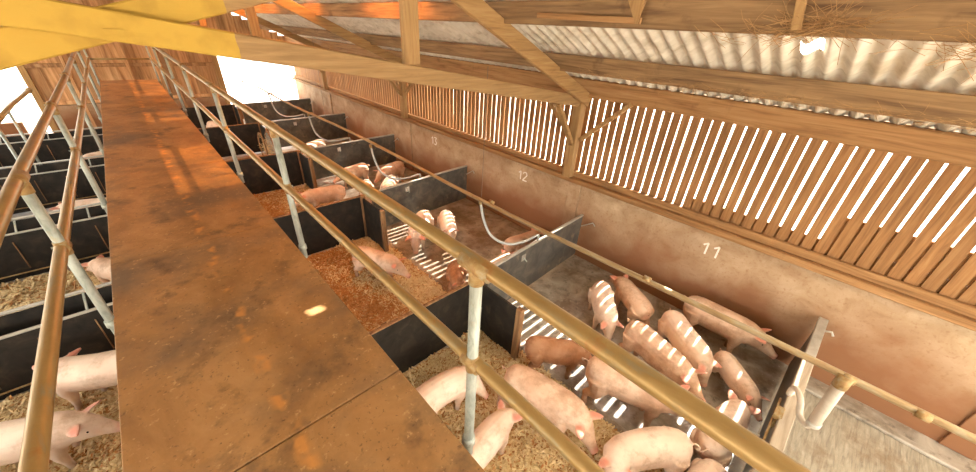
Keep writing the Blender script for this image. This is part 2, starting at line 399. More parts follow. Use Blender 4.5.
for k in range(18):
    yy = -3.3-.145*(k+1); mb.span((6.064, yy-.052, 1.68), (6.086, yy+.052, 3.3))
o = obj('slat_run', mb, MT['slat'], wr); o['kind'] = 'stuff'
# low weatherboard fixed outside over the foot of the near slats
for ya, z0, z1 in ((1.50, 1.60, 1.99), (-.20, 1.995, 2.36)):
    obj('outer_board', MB().span((6.094, -5.9, z0), (6.118, ya, z1)), MT['slat'], wr)

def wall_digits(s, y0, z0):
    """hand-painted numbers on the plaster"""
    SEG = {'1': [((.03, .15), (.09, .20)), ((.09, .20), (.09, 0))],
           '2': [((.0, .16), (.04, .20)), ((.04, .20), (.10, .20)), ((.10, .20), (.12, .14)), ((.12, .14), (0, 0)), ((0, 0), (.12, 0))],
           '3': [((0, .20), (.11, .20)), ((.11, .20), (.05, .11)), ((.05, .11), (.11, .07)), ((.11, .07), (.08, 0)), ((.08, 0), (0, .01))]}
    mb = MB()
    for i, ch_ in enumerate(s):
        for (a, b) in SEG[ch_]:
            A = Vector((5.996, y0-.16*i-a[0], z0+a[1])); B = Vector((5.996, y0-.16*i-b[0], z0+b[1]))
            mb.bar(A, B, .026, .006, up=(1, 0, 0))
    o = obj('painted_number', mb, MT['chalk'], wr); o['label'] = 'white hand-painted pen number ' + s
wall_digits('11', 1.05, 1.20); wall_digits('12', 5.12, 1.20); wall_digits('13', 8.6, 1.20)

# ---- left wall (low wall, open above) 
wl = struct('wall_left', 'low plastered side wall open to daylight above', 'wall')
obj('plaster_base', MB().span((-6.22, YN, -.15), (-6.0, YF, 1.2)), MT['plaster'], wl)
obj('wall_plate', MB().span((-6.10, YN, 3.22), (-5.93, YF, 3.46)), MT['plate'], wl)

# ---- far gable wall with two bright openings
wf = struct('wall_far', 'brown boarded gable wall with bright openings either side', 'wall')
bw = .32; x = -2.35; i = 0
bme = MB().span((-bw/2-.01, -.018, 0), (bw/2+.01, .018, 4.6)).mesh('gable_board')
while x < 2.95-.1:
    h = min(1.0, (roof_z(x+bw/2 if x > 0 else x)-.12)/4.6)
    o = link('gable_board', bme, MT['gable_wood'], wf, (x+bw/2, YF+.03*(i % 2), -.1)); o.scale = (1, 1, min(1.22, (roof_z(max(abs(x), abs(x+bw)))-.05+.1)/4.6))
    x += bw; i += 1
for xx in (-2.42, 2.98):
    obj('jamb_post', MB().span((xx-.09, YF-.12, -.05), (xx+.09, YF+.06, roof_z(xx)-.1)), MT['beam_z'], wf, bevel=.01)
obj('plinth', MB().span((-2.33, YF-.14, -.1), (2.89, YF-.02, 1.02)), MT['plaster'], wf)
for zz in (1.05, 2.25, 3.25):
    obj('gable_rail', MB().span((-2.35, YF-.10, zz), (2.9, YF-.03, zz+.12)), MT['gable_wood'], wf, bevel=.008)
for xx in (-1.4, .2, 1.5):
    obj('gable_stud', MB().span((xx-.045, YF-.16, 0), (xx+.045, YF-.10, roof_z(xx)-.15)), MT['gable_wood'], wf, bevel=.008)
for s in (-1, 1):   # boards over the openings
    for k in range(9):
        xa = 3.10+.32*k; xb = min(xa+.322, 6.0)
        if xa < 6.0:
            obj('gable_board', MB().span((s*xa, YF-.01, 3.15), (s*xb, YF+.02, max(3.2, roof_z(xb)-.05))), MT['gable_wood'], wf)
    obj('opening_sill', MB().span((s*3.08, YF-.08, -.1), (s*6.0, YF+.10, .55)), MT['plaster'], wf)
    obj('opening_header', MB().span((s*3.08, YF-.08, 3.05), (s*6.0, YF+.05, 3.2)), MT['beam_x'], wf)

# pale neighbouring house seen through the far opening
hs = thing('farm_house', 'pale farm house outside beyond the far opening', 'building', (7.5, 38, -.15))
obj('wall', MB().span((-5, -3, 0), (5, 3, 3.0)), MT['render_w'], hs)
rf = MB(); rf.add([(-5.3, -3.4, 2.9), (5.3, -3.4, 2.9), (5.3, 3.4, 2.9), (-5.3, 3.4, 2.9), (-5.3, 0, 5.0), (5.3, 0, 5.0)], [(0, 1, 5, 4), (3, 4, 5, 2), (0, 4, 3), (1, 2, 5), (0, 3, 2, 1)])
obj('roof', rf, MT['slate'], hs)
for xx in (-3.2, 0, 3.2):
    obj('window', MB().span((xx-.5, -3.04, .9), (xx+.5, -2.98, 2.1)), MT['slate'], hs)

# ---- roof: corrugated sheets, purlins
ce = struct('ceiling', 'corrugated fibre cement roof underside on timber purlins', 'ceiling')
PITCHW = .175; NW = 6; SHW = PITCHW*NW
def sheet_mesh(length, nseg=6, per=8, hole=None):
    nx = NW*per+per//2
    vs = []; fs = []
    for j in range(nseg+1):
        for k in range(nx+1):
            yy = k*PITCHW/per
            vs.append((-length*j/nseg, yy, .030*math.cos(2*math.pi*yy/PITCHW)))
    for j in range(nseg):
        for k in range(nx):
            a = j*(nx+1)+k
            if hole and any(h[0] <= length*(j+.5)/nseg <= h[1] and h[2] <= (k+.5)*PITCHW/per <= h[3] for h in hole):
                continue
            fs.append((a, a+1, a+nx+2, a+nx+1))
    me = bpy.data.meshes.new('roof_sheet'); me.from_pydata(vs, [], fs); me.update()
    me.polygons.foreach_set('use_smooth', [True]*len(me.polygons))
    return me
ang = math.atan(SLOPE); cosA = math.cos(ang)
ROWS = [(6.36, 4.92), (5.05, 3.62), (3.75, 2.32), (2.45, 1.02), (1.15, -.02)]
std = {}
def amber_at(row, y0):
    return row == 2 and (5.3 < y0+.5 < 7.2 or 12.6 < y0+.5 < 15.2 or 8.9 < y0+.5 < 10.4)
HOLES = [(2, 2.24, 2.91, .07), (1, .61, 4.46, .15), (0, .75, 5.37, .07)]
for side in (1, -1):
    for ri, (xa, xb) in enumerate(ROWS):
        L = (xa-xb)/cosA
        if ri not in std:
            std[ri] = sheet_mesh(L)
        y = YN-.45; k_ = 0
        while y < YF+.2:
            me = std[ri]; m = MT['sheet']; nm = 'roof_sheet'
            if side == 1:
                hh = [((xa-hx)/cosA-sz, (xa-hx)/cosA+sz*.5, hy-y-sz*.6, hy-y+sz*.5) for (r_, hy, hx, sz) in HOLES if r_ == ri and y < hy < y+SHW]
                if hh:
                    me = sheet_mesh(L, 40, 12, hh)
            if side == 1 and amber_at(ri, y):
                nm = 'amber_roof_sheet'; me = me.copy() if me.materials else me
                me.materials.clear(); m = MT['amber']
                if me is std[ri]: std[ri] = sheet_mesh(L)
            if (side == -1 and ri == 2 and k_ % 2 == 1) or (side == 1 and ri in (1, 2, 3) and y+SHW < -1.1 and k_ % 2 == 0):
                nm = 'added_milky_sheet'; me = sheet_mesh(L); m = MT['clear']  # added fill: milky sheets out of view that light the pens
            o = link(nm, me, m, ce)
            if nm == 'amber_roof_sheet': o['label'] = 'translucent amber roof sheet glowing in the sun'
            lap = .006*(len(ROWS)-ri)
            o.location = (side*xa, y if side == 1 else y+SHW+PITCHW/2, roof_z(xa)+.03 + .004*ri + .003*(k_ % 2))
            o.rotation_euler = (0, ang, 0) if side == 1 else (0, ang, math.pi)
            y += SHW; k_ += 1
def purlin(x, w=.075, h=.235):
    s = 1 if x > 0 else -1
    return obj('purlin', MB().span((x-w/2, YN, roof_z(x)-.03-h), (x+w/2, YF, roof_z(x)-.03)), MT['beam_y'], ce, bevel=.008)
for x in (4.98, 3.68, 2.38, 1.08, -1.08, -2.38, -3.68, -4.98):
    purlin(x)
obj('ridge_board', MB().span((-.03, YN, roof_z(0)-.3), (.03, YF, roof_z(0)-.05)), MT['beam_y'], ce)
obj('offcut_batten', MB().bar((3.60, 3.02, 4.33), (3.58, 1.78, 4.30), .03, .05), MT['plate'], ce)
wd = MB().add([(3.56, 1.78, 4.46), (3.56, 1.94, 4.46), (3.60, 1.94, 4.46), (3.60, 1.78, 4.46), (3.55, 1.79, 4.275), (3.56, 1.82, 4.275)], [(0, 1, 5, 4), (1, 2, 5), (2, 3, 4, 5), (3, 0, 4), (0, 3, 2, 1)])
obj('split_batten', wd, MT['beam_z'], ce)
obj('hanger_batten', MB().bar((3.585, .66, 4.50), (3.585, .61, 4.27), .03, .06, up=(0, 1, 0)), MT['beam_z'], ce, bevel=.004)
# cobwebs and straw caught along the purlin
def straw_tangle(name, n, fn, m, parent):
    mb = MB()
    for k in range(n):
        p, d, L, r = fn()
        d = Vector(d).normalized(); q = p + d*L*.5 + Vector((RNG.normal(0, .012), RNG.normal(0, .012), RNG.normal(0, .012))); e = p + d*L
        mb.tube([p, q, e], r, 3, False)
    o = obj(name, mb, m, parent); o['kind'] = 'stuff'; return o
def on_purlin():
    yy = RNG.choice([RNG.uniform(-2.2, 1.3), RNG.normal(.55, .12), RNG.normal(-.5, .2)])
    return Vector((3.62+RNG.normal(0, .015), yy, 4.20+RNG.uniform(0, .10)+.05*math.sin(yy*4))), (RNG.normal(-.1, .3), RNG.normal(0, 1), RNG.normal(0, .35)), RNG.uniform(.08, .28), .0016
straw_tangle('cobweb_straw', 420, on_purlin, MT['cobweb'], ce)
def on_purlin2():
    return Vector((4.92+RNG.normal(0, .012), RNG.uniform(-1.5, 3.2), 3.68+RNG.uniform(-.01, .05))), (RNG.normal(0, .3), RNG.normal(0, 1), RNG.normal(0, .25)), RNG.uniform(.06, .2), .0016
straw_tangle('cobweb_straw', 220, on_purlin2, MT['cobweb'], ce)

# ---- roof trusses (scissor ties, rafters, posts, braces)
def truss(y, label, painted=False):
    t = struct('roof_truss', label, 'roof truss')
    for s in (1, -1):
        a = Vector((s*6.02, y-.09, roof_z(6.02)-.34)); b = Vector((0, y-.09, roof_z(0)-.34))
        obj('rafter', MB().bar(a, b, .085, .21), MT['beam_x'], t, bevel=.01)
    m = MT['tie'] if painted else MT['beam_x']
    obj('tie_beam', MB().bar((5.86, y, 3.145), (-2.55, y, 4.43), .085, .185), m, t, bevel=.01)
    zc = lambda x: 4.035 + .30*x
    obj('tie_beam', MB().bar((-5.2, y+.095, zc(-5.2)), (2.3, y+.095, zc(2.3)), .085, .20), m, t, bevel=.01)
    obj('strut', MB().span((2.26, y-.045, 3.78), (2.45, y+.04, roof_z(2.35)-.42)), MT['beam_z'], t, bevel=.01)
    if y > 0 and painted:
        obj('bolt', MB().box((.04, y-.05, 4.0), (.10, .02, .035)), MT['tie'], t)
    obj('wall_post', MB().span((5.82, y-.09, 1.70), (5.98, y+.09, 3.24)), MT['beam_z'], t, bevel=.012)
    obj('wall_post', MB().span((-5.98, y-.09, 1.2), (-5.82, y+.09, 3.24)), MT['beam_z'], t, bevel=.012)
    obj('tie_brace', MB().bar((5.84, y, 2.35), (5.22, y, 3.15), .07, .10, up=(0, 1, 0)), MT['beam_x'], t, bevel=.008)
    for s in (-1, 1):
        obj('plate_brace', MB().bar((5.95, y+s*.10, 2.45), (5.95, y+s*.95, 3.24), .07, .10, up=(1, 0, 0)), MT['beam_y' if False else 'beam_z'], t, bevel=.008)
    return t
truss(3.72, 'nearest roof truss with yellow-painted crossing tie beams over the catwalk', True)
truss(9.85, 'second brown roof truss behind the yellow-painted one')
truss(15.9, 'farthest brown roof truss near the gable wall')
truss(-2.45, 'brown roof truss overhead nearest the right edge')

# ================================================================== CATWALK
ZC = 2.29
cw = thing('catwalk', 'long orange-brown boarded catwalk raised above the pens', 'catwalk', (0, 0, 0))
XL, XR = -.577, .680
seams = [-3.5, -1.06, 1.38, 3.82, 6.26, 8.7, 11.14, 13.58, 15.7]
for a, b in zip(seams[:-1], seams[1:]):
    obj('deck_board', MB().span((XL, a+.004, ZC-.03), (XR, b-.004, ZC)), MT['deck'], cw, bevel=.004)
for xx in (XL+.04, .04, XR-.04):
    obj('bearer', MB().span((xx-.035, -3.5, ZC-.19), (xx+.035, 15.7, ZC-.035)), MT['brown_post'], cw)
for yy in (-3.2, 3.25, 8.3, 14.9):
    for xx in (XL+.06, XR-.06):
        obj('support_post', MB().span((xx-.05, yy-.05, 0), (xx+.05, yy+.05, ZC-.19)), MT['brown_post'], cw)

def railing(label, x, ztop, zmid, ys, y0, y1, side):
    t = thing('railing', label, 'railing', (x, y0, ZC))
    rel = lambda p: (p[0]-x, p[1]-y0, p[2]-ZC)
    # pipes run a little uneven from post to post
    def rail(z, nm):
        pts = [rel((x, y0, z))] + [rel((x+.006*math.sin(k*2.1), yy, z+.008*math.sin(k*1.3))) for k, yy in enumerate(ys)] + [rel((x, y1, z))]
        obj(nm, MB().tube(pts, .031, 14), MT['rail'], t, True)
    rail(ztop, 'top_rail'); rail(zmid, 'middle_rail')
    post = MB().tube([(0, 0, -.16), (0, 0, ztop-ZC)], .0255, 14).mesh('post', True)
    flange = MB().tube([(0, 0, .0), (0, 0, .05)], [.036, .034], 14).mesh('base_clamp', True)
    tee = MB(); tee.tube([(0, -.075, 0), (0, .075, 0)], .0355, 14); tee.tube([(0, 0, -.08), (0, 0, 0)], .031, 14)
    tee = tee.mesh('coupling', True)
    cross = MB(); cross.tube([(0, -.05, 0), (0, .05, 0)], .0350, 14); cross.tube([(0, 0, -.045), (0, 0, .045)], .0305, 14)
    cross = cross.mesh('coupling', True)
    screw = MB().tube([(0, 0, 0), (side*.05, 0, 0)], .007, 6).mesh('grub_screw')
    for yy in ys:
        link('post', post, MT['galv'], t, (0, yy-y0, 0))
        link('base_clamp', flange, MT['galv'], t, (0, yy-y0, -.06))
        c = link('coupling', tee, MT['coupling'], t, (0, yy-y0, ztop-ZC)); link('grub_screw', screw, MT['galv'], c, (0, .05, 0))
        c = link('coupling', cross, MT['coupling'], t, (0, yy-y0, zmid-ZC)); link('grub_screw', screw, MT['galv'], c, (0, .03, .0))
    return t
railing('right-hand catwalk railing of rusty pipe on grey posts', .735, 3.385, 2.86, [-1.65, .78, 3.24, 5.63, 8.05, 10.5, 12.95, 15.6], -2.6, 15.66, 1)
railing('left-hand catwalk railing of rusty pipe on grey posts', -.595, 3.305, 2.868, [-1.8, .62, 3.03, 5.36, 7.8, 10.3, 12.8, 15.6], -2.6, 15.66, -1)
er = thing('railing', 'short end railing across the far end of the catwalk', 'railing', (0, 15.66, ZC))
for z, nm in ((1.06, 'top_rail'), (.57, 'middle_rail')):
    obj(nm, MB().tube([(-.62, 0, z), (.73, 0, z)], .026, 10), MT['rail'], er, True)

# ================================================================== PENS (right of the catwalk)
DIV = [-.62, 3.05, 6.72, 10.5, 14.3, 18.0]
def partition(y, label, x0=-.15, x1=2.80, h=1.0, stub=.80, y_off=-.05):
    t = thing('pen_partition', label, 'partition', (x0, y, 0))
    L = x1-x0
    obj('board', MB().span((0, -.018, .04), (L, .018, h)), MT['black'], t, bevel=.004)
    obj('cap', MB().span((0, -.026, h), (L, .026, h+.022)), MT['brown_post'], t, bevel=.004)
    obj('end_post', MB().span((L, -.05, 0), (L+.10, .05, h+.02)), MT['brown_post'], t, bevel=.006)
    for xx in (.02, L*.5):
        obj('post', MB().span((xx, .018, 0), (xx+.07, .07, h)), MT['brown_post'], t)
    if stub:
        obj('stub_board', MB().span((L+.03, -stub, .04), (L+.066, -.05, h*.97)), MT['black'], t, bevel=.004)
        obj('stub_post', MB().span((L+.01, -stub-.09, 0), (L+.09, -stub, h)), MT['brown_post'], t, bevel=.006)
    return t
for y, lab in zip(DIV[1:], ['black board partition with corner stub at the foot of the near railing post', 'black board partition behind the brown pig on straw',
                            'third black board partition counting from the camera', 'fourth black board partition toward the far gable', 'farthest black board partition by the gable']):
    partition(y-.06, lab)
partition(-.62, 'black board partition under the near catwalk end', stub=0)

def gate(y, label, h=1.0, tilt=.06):
    x0 = 3.16; L = 2.80
    t = thing('pen_gate', label, 'gate', (x0, y, 0), tilt)
    obj('panel', MB().span((0, -.016, .06), (L, .016, h-.02)), MT['gate'], t, bevel=.004)
    obj('cap_rail', MB().span((0, -.03, h-.02), (L, .03, h+.012)), MT['cap'], t, bevel=.006)
    obj('end_frame', MB().span((-.05, -.03, .0), (0, .03, h+.01)), MT['gate'], t, bevel=.006)
    obj('wall_stay', MB().tube([(L-.05, -.05, h-.22), (L-.05, -.28, h-.06), (L-.04, -.33, h-.12)], .011, 8), MT['cap'], t, True)
    obj('drinker_plate', MB().box((.85, -.022, h-.17), (.11, .012, .12)), MT['cap'], t, bevel=.004)
    dr = obj('drinker_nipple', MB().tube([(.85, -.02, h-.17), (.85, -.10, h-.22)], [.012, .008], 8), MT['galv'], t, True)
    return t
GL = ['dark grey sheet gate with pale cap beside number 12 on the wall', 'dark grey sheet gate behind the two white pigs in the second pen', 'third dark grey gate along the plaster wall',
      'fourth dark grey gate with light falling on its top', 'farthest dark grey gate under the bright far opening']
for y, lab in zip(DIV[1:], GL):
    gate(y+.02, lab)

# near gate, plank-framed, seen almost end-on
ng = thing('pen_gate', 'pale plank-topped gate at the near end of the right-hand pen', 'gate', (3.10, -.62, 0), -.02)
obj('panel', MB().span((0, -.02, .06), (2.85, .02, .98)), MT['gate'], ng, bevel=.004)
obj('top_plank', MB().span((0, -.055, .96), (1.75, .055, 1.0)), MT['pale_plank'], ng, bevel=.006)
obj('top_plank', MB().span((1.76, -.05, .95), (2.86, .05, 1.0)), MT['cap'], ng, bevel=.006)
obj('end_post', MB().span((-.08, -.07, 0), (0, .07, 1.05)), MT['pale_plank'], ng, bevel=.008)
obj('side_plank', MB().span((.15, -.08, .62), (1.3, -.056, .80)), MT['pale_plank'], ng, bevel=.006)
lt = obj('latch', MB().span((.50, .056, .88), (.78, .075, .94)), MT['coupling'], ng, bevel=.004)
obj('latch_bolt', MB().tube([(-.02, .085, .91), (.95, .085, .91)], .012, 8), MT['coupling'], lt, True)
obj('latch_plate', MB().box((.64, .07, .985), (.16, .07, .06)), MT['coupling'], lt, bevel=.004)
obj('hook', MB().tube([(.05, .09, .93), (.12, .24, .93), (.25, .27, .90), (.30, .12, .90)], .010, 8), MT['cap'], ng, True)
obj('wall_stay', MB().tube([(2.62, -.05, .95), (2.64, -.12, .97), (2.62, -.15, .93)], .014, 8), MT['cap'], ng, True)

# ---- hanging water pipe along the gates with drinker hoses
PX, PZ = 3.53, 1.84
wp = thing('water_pipe', 'long brass-brown water pipe hung above the pen gates', 'pipe', (PX, 0, PZ))
pts = [(.03*math.sin(k*1.1), -3.2+k*1.55, .02*math.sin(k*.9+1)) for k in range(15)]
obj('pipe_run', MB().tube(pts, .031, 12), MT['pipe'], wp, True)
for yy in (-1.16, -.74, .98, 3.5, 7.1, 10.9, 14.6):
    obj('pipe_coupling', MB().tube([(.01, yy-.04, .012), (.01, yy+.04, .012)], .034, 12), MT['coupling'], wp, True)
for yy in (-2.45, 3.72, 9.85, 15.9):
    obj('hanger_wire', MB().tube([(0, yy, .02), (0, yy, 3.75+.0-PZ)], .004, 5), MT['wire'], wp)
def smooth_path(pts, n=6):
    pts = [Vector(p) for p in pts]; out = []
    for i in range(len(pts)-1):
        p0 = pts[max(i-1, 0)]; p1 = pts[i]; p2 = pts[i+1]; p3 = pts[min(i+2, len(pts)-1)]
        for k in range(n):
            t = k/n
            out.append(.5*((2*p1)+(p2-p0)*t+(2*p0-5*p1+4*p2-p3)*t*t+(3*p1-p0-3*p2+p3)*t**3))
    out.append(pts[-1]); return out
for k, (yg, lab) in enumerate(zip(DIV[1:], ['grey drinker hose drooping to the gate beside number 12', 'grey drinker hose looping over the gate of the second pen',
                                           'third grey drinker hose from the hanging pipe', 'fourth grey drinker hose from the hanging pipe', 'farthest grey drinker hose near the bright opening'])):
    hz = thing('drinker_hose', lab, 'hose', (PX, yg+.70, PZ))
    path = smooth_path([(0, 0, -.03), (.02, -.08, -.35), (.08, -.22, -.62), (.26, -.42, -.76), (.55, -.54, -.77), (.82, -.60, -.72)])
    obj('hose_tube', MB().tube(path, .022, 10), MT['hose'], hz, True)
    obj('hose_clip', MB().tube([(0, 0, -.03), (0, -.015, -.11)], .03, 10), MT['coupling'], hz, True)
    obj('elbow', MB().tube([(.81, -.598, -.72), (.87, -.61, -.72), (.87, -.61, -.822)], .018, 8), MT['galv'], hz, True)
nh = thing('drinker_hose', 'pale hose looping from a fat white sleeve to the near gate', 'hose', (PX, -.72, PZ))
obj('sleeve', MB().tube([(.0, 0, -.06), (.03, -.04, -.60)], [.047, .045], 14), MT['hose_pale'], nh, True)
obj('sleeve_rim', MB().tube([(.03, -.04, -.57), (.033, -.044, -.62)], [.052, .050], 14), MT['cap'], nh, True)
obj('sleeve_collar', MB().tube([(0, 0, .03), (.002, -.003, -.09)], .052, 14), MT['coupling'], nh, True)
obj('hose_tube', MB().tube(smooth_path([(.035, -.04, -.60), (.07, -.02, -.69), (.16, .04, -.70), (.26, .08, -.62), (.36, .13, -.60), (.45, .15, -.68), (.50, .14, -.80)]), .027, 12), MT['hose_pale'], nh, True)

# ---- hay rack at a far stub wall
hr = thing('hay_rack', 'round dark wire hay rack at the end of a far partition', 'rack', (2.70, 12.75, 0))
def ring(rx, rz, z, r=.016, xoff=0):
    return MB().tube([(xoff, rx*math.cos(a), z+rz*math.sin(a)) for a in [2*math.pi*k/24 for k in range(25)]], r, 6, False)
obj('frame', ring(.42, .50, .56, .022), MT['brown_post'], hr, True)
obj('frame', ring(.40, .48, .56, .02, -.22), MT['brown_post'], hr, True)
for k in range(-3, 4):
    hh = .50*math.sqrt(max(.05, 1-(k*.115/.42)**2))
    obj('bar', MB().tube([(0, k*.115, .56-hh), (0, k*.115, .56+hh)], .009, 6), MT['galv'], hr, True)
straw_tangle('hay', 260, lambda: (Vector((RNG.uniform(-.2, -.02), RNG.normal(0, .17), .5+RNG.normal(0, .17))), RNG.normal(0, 1, 3), RNG.uniform(.08, .2), .003), MT['straw_bit'], hr)
for yy in (-.2, .2):
    obj('leg', MB().tube([(-.1, yy, 0), (-.1, yy, .25)], .018, 8), MT['brown_post'], hr, True)

# ================================================================== PENS (left of the catwalk)
def left_partition(y, label, slots=6):
    t = thing('pen_partition', label, 'partition', (-5.9, y, 0))
    L = 6.05
    obj('board', MB().span((0, -.018, .05), (L, .018, .84)), MT['black'], t, bevel=.004)
    obj('cap', MB().span((0, -.024, .84), (L, .024, .86)), MT['cap'], t, bevel=.003)
    obj('top_rail', MB().span((0, .26, .98), (L, .30, 1.01)), MT['cap'], t, bevel=.004)
    obj('trough_back', MB().span((0, .27, .10), (L, .29, .96)), MT['black'], t, bevel=.003)
    obj('trough_floor', MB().span((0, .02, .22), (L, .27, .25)), MT['black'], t)
    for k in range(7):
        xx = .4+.85*k
        obj('spreader', MB().bar((xx, .0, .85), (xx, .28, .98), .022, .018), MT['galv'], t)
    for k in range(12):
        xx = .35+.48*k
        obj('divider_bar', MB().tube([(xx, -.03, .72), (xx, -.05, .22)], .008, 6), MT['brown_post'], t, True)
    obj('skirt', MB().tube([(0, -.06, .16), (L, -.06, .16)], .012, 6), MT['coupling'], t, True)
    return t
for y, lab in [(5.72, 'nearest black feed-trough partition left of the catwalk'), (8.85, 'second black feed-trough partition left of the catwalk'),
               (12.2, 'third black feed-trough partition left of the catwalk'), (15.5, 'fourth black feed-trough partition left of the catwalk'), (2.4, 'black feed-trough partition under the left railing')]:
    left_partition(y, lab)
lp = thing('water_pipe', 'rusty feed pipe rising at the far left edge', 'pipe', (-2.35, 13.4, 1.84))
obj('pipe_run', MB().tube([(0, -1.4, 0), (.0, 2.0, .0), (.12, 4.1, .02)], .055, 12), MT['rail'], lp, True)
obj('pipe_end', MB().tube([(.115, 4.05, .02), (.125, 4.25, .02)], .075, 12), MT['coupling'], lp, True)
obj('drop_leg', MB().tube([(-.02, 1.25, 0), (-.02, 1.25, -1.84)], .03, 10), MT['galv'], lp, True)
obj('drop_leg', MB().tube([(-.02, -.45, 0), (-.02, -.45, -1.84)], .03, 10), MT['galv'], lp, True)

# ================================================================== BEDDING
def bedding(name, label, x0, x1, y0, y1, n, m, zb=.012, size=1.0):
    nx, ny = int((x1-x0)/.09)+1, int((y1-y0)/.09)+1
    xs = np.linspace(x0, x1, nx); ys = np.linspace(y0, y1, ny)
    X, Y = np.meshgrid(xs, ys)
    def hgt(X, Y):
        return zb + .018*np.sin(X*5.1+Y*2.3)+.014*np.sin(X*9.7-Y*6.1)+.012*np.sin(Y*13.3+X*3) + .035
    Z = hgt(X, Y); Z[0, :] = Z[-1, :] = 0.004; Z[:, -1] = .004
    vs = np.stack([X, Y, Z], -1).reshape(-1, 3)
    idx = np.arange(nx*ny).reshape(ny, nx)
    fs = np.stack([idx[:-1, :-1], idx[:-1, 1:], idx[1:, 1:], idx[1:, :-1]], -1).reshape(-1, 4)
    me = bpy.data.meshes.new('bedding_mat'); me.from_pydata(vs.tolist(), [], fs.tolist()); me.update()
    me.polygons.foreach_set('use_smooth', [True]*len(me.polygons))
    t = thing(name, label, 'straw', kind='stuff')
    o = link('bedding_mat', me, MT['bed'], t); o['kind'] = 'stuff'
    def flakes(n, m, sel=None, nm='flakes'):
        px = RNG.uniform(x0+.02, x1-.02, n); py = RNG.uniform(y0+.03, y1-.03, n)
        if sel is not None:
            k = sel(px, py); px, py = px[k], py[k]; n = len(px)
        pz = hgt(px, py)+RNG.uniform(0, .022, n)
        a = RNG.uniform(0, 2*np.pi, n); tl = RNG.normal(0, .3, n); L = RNG.uniform(.016, .055, n)*size; w = RNG.uniform(.004, .010, n)*size
        d = np.stack([np.cos(a)*np.cos(tl), np.sin(a)*np.cos(tl), np.sin(tl)], -1)*L[:, None]
        s = np.stack([-np.sin(a), np.cos(a), RNG.normal(0, .4, n)], -1)*w[:, None]
        c = np.stack([px, py, pz], -1)
        V = np.stack([c-d-s, c-d+s, c+d+s, c+d-s], 1).reshape(-1, 3)
        me = bpy.data.meshes.new(nm); me.vertices.add(4*n); me.vertices.foreach_set('co', V.ravel())
        me.loops.add(4*n); me.loops.foreach_set('vertex_index', np.arange(4*n)); me.polygons.add(n)
        me.polygons.foreach_set('loop_start', np.arange(0, 4*n, 4)); me.polygons.foreach_set('loop_total', np.full(n, 4)); me.update(calc_edges=True)
        o = link(nm, me, m, t); o['kind'] = 'stuff'
    if m == 'mixed':
        red = lambda x, y: RNG.uniform(0, 1, len(x)) < np.clip(1.35-(x-.8)*.62 + .25*np.sin(x*4+y*3), .08, .95)
        flakes(n, MT['straw_red'], red, 'reddish_flakes'); flakes(n, MT['straw_bit'], lambda x, y: ~red(x, y))
    else:
        flakes(n, MT['straw_bit'])
        flakes(n//4, MT['straw_red'], None, 'reddish_flakes')
    return t
bedding('straw_bedding', 'chopped straw bedding in the near right pen', .1, 3.02, -.55, 2.95, 42000, 'plain', size=1.25)
bedding('straw_bedding', 'reddish brown straw bedding around the brown pig', .1, 3.02, 3.1, 6.6, 42000, 'mixed', size=1.25)
bedding('straw_bedding', 'straw bedding in the third right pen', .1, 3.02, 6.76, 10.35, 16000, 'mixed', size=1.4)
bedding('straw_bedding', 'golden straw bedding in the near left pen', -4.2, -.1, 2.75, 5.65, 46000, 'plain', size=1.25)
bedding('straw_bedding', 'straw bedding in the second left pen', -4.2, -.1, 6.1, 8.75, 18000, 'plain', size=1.4)

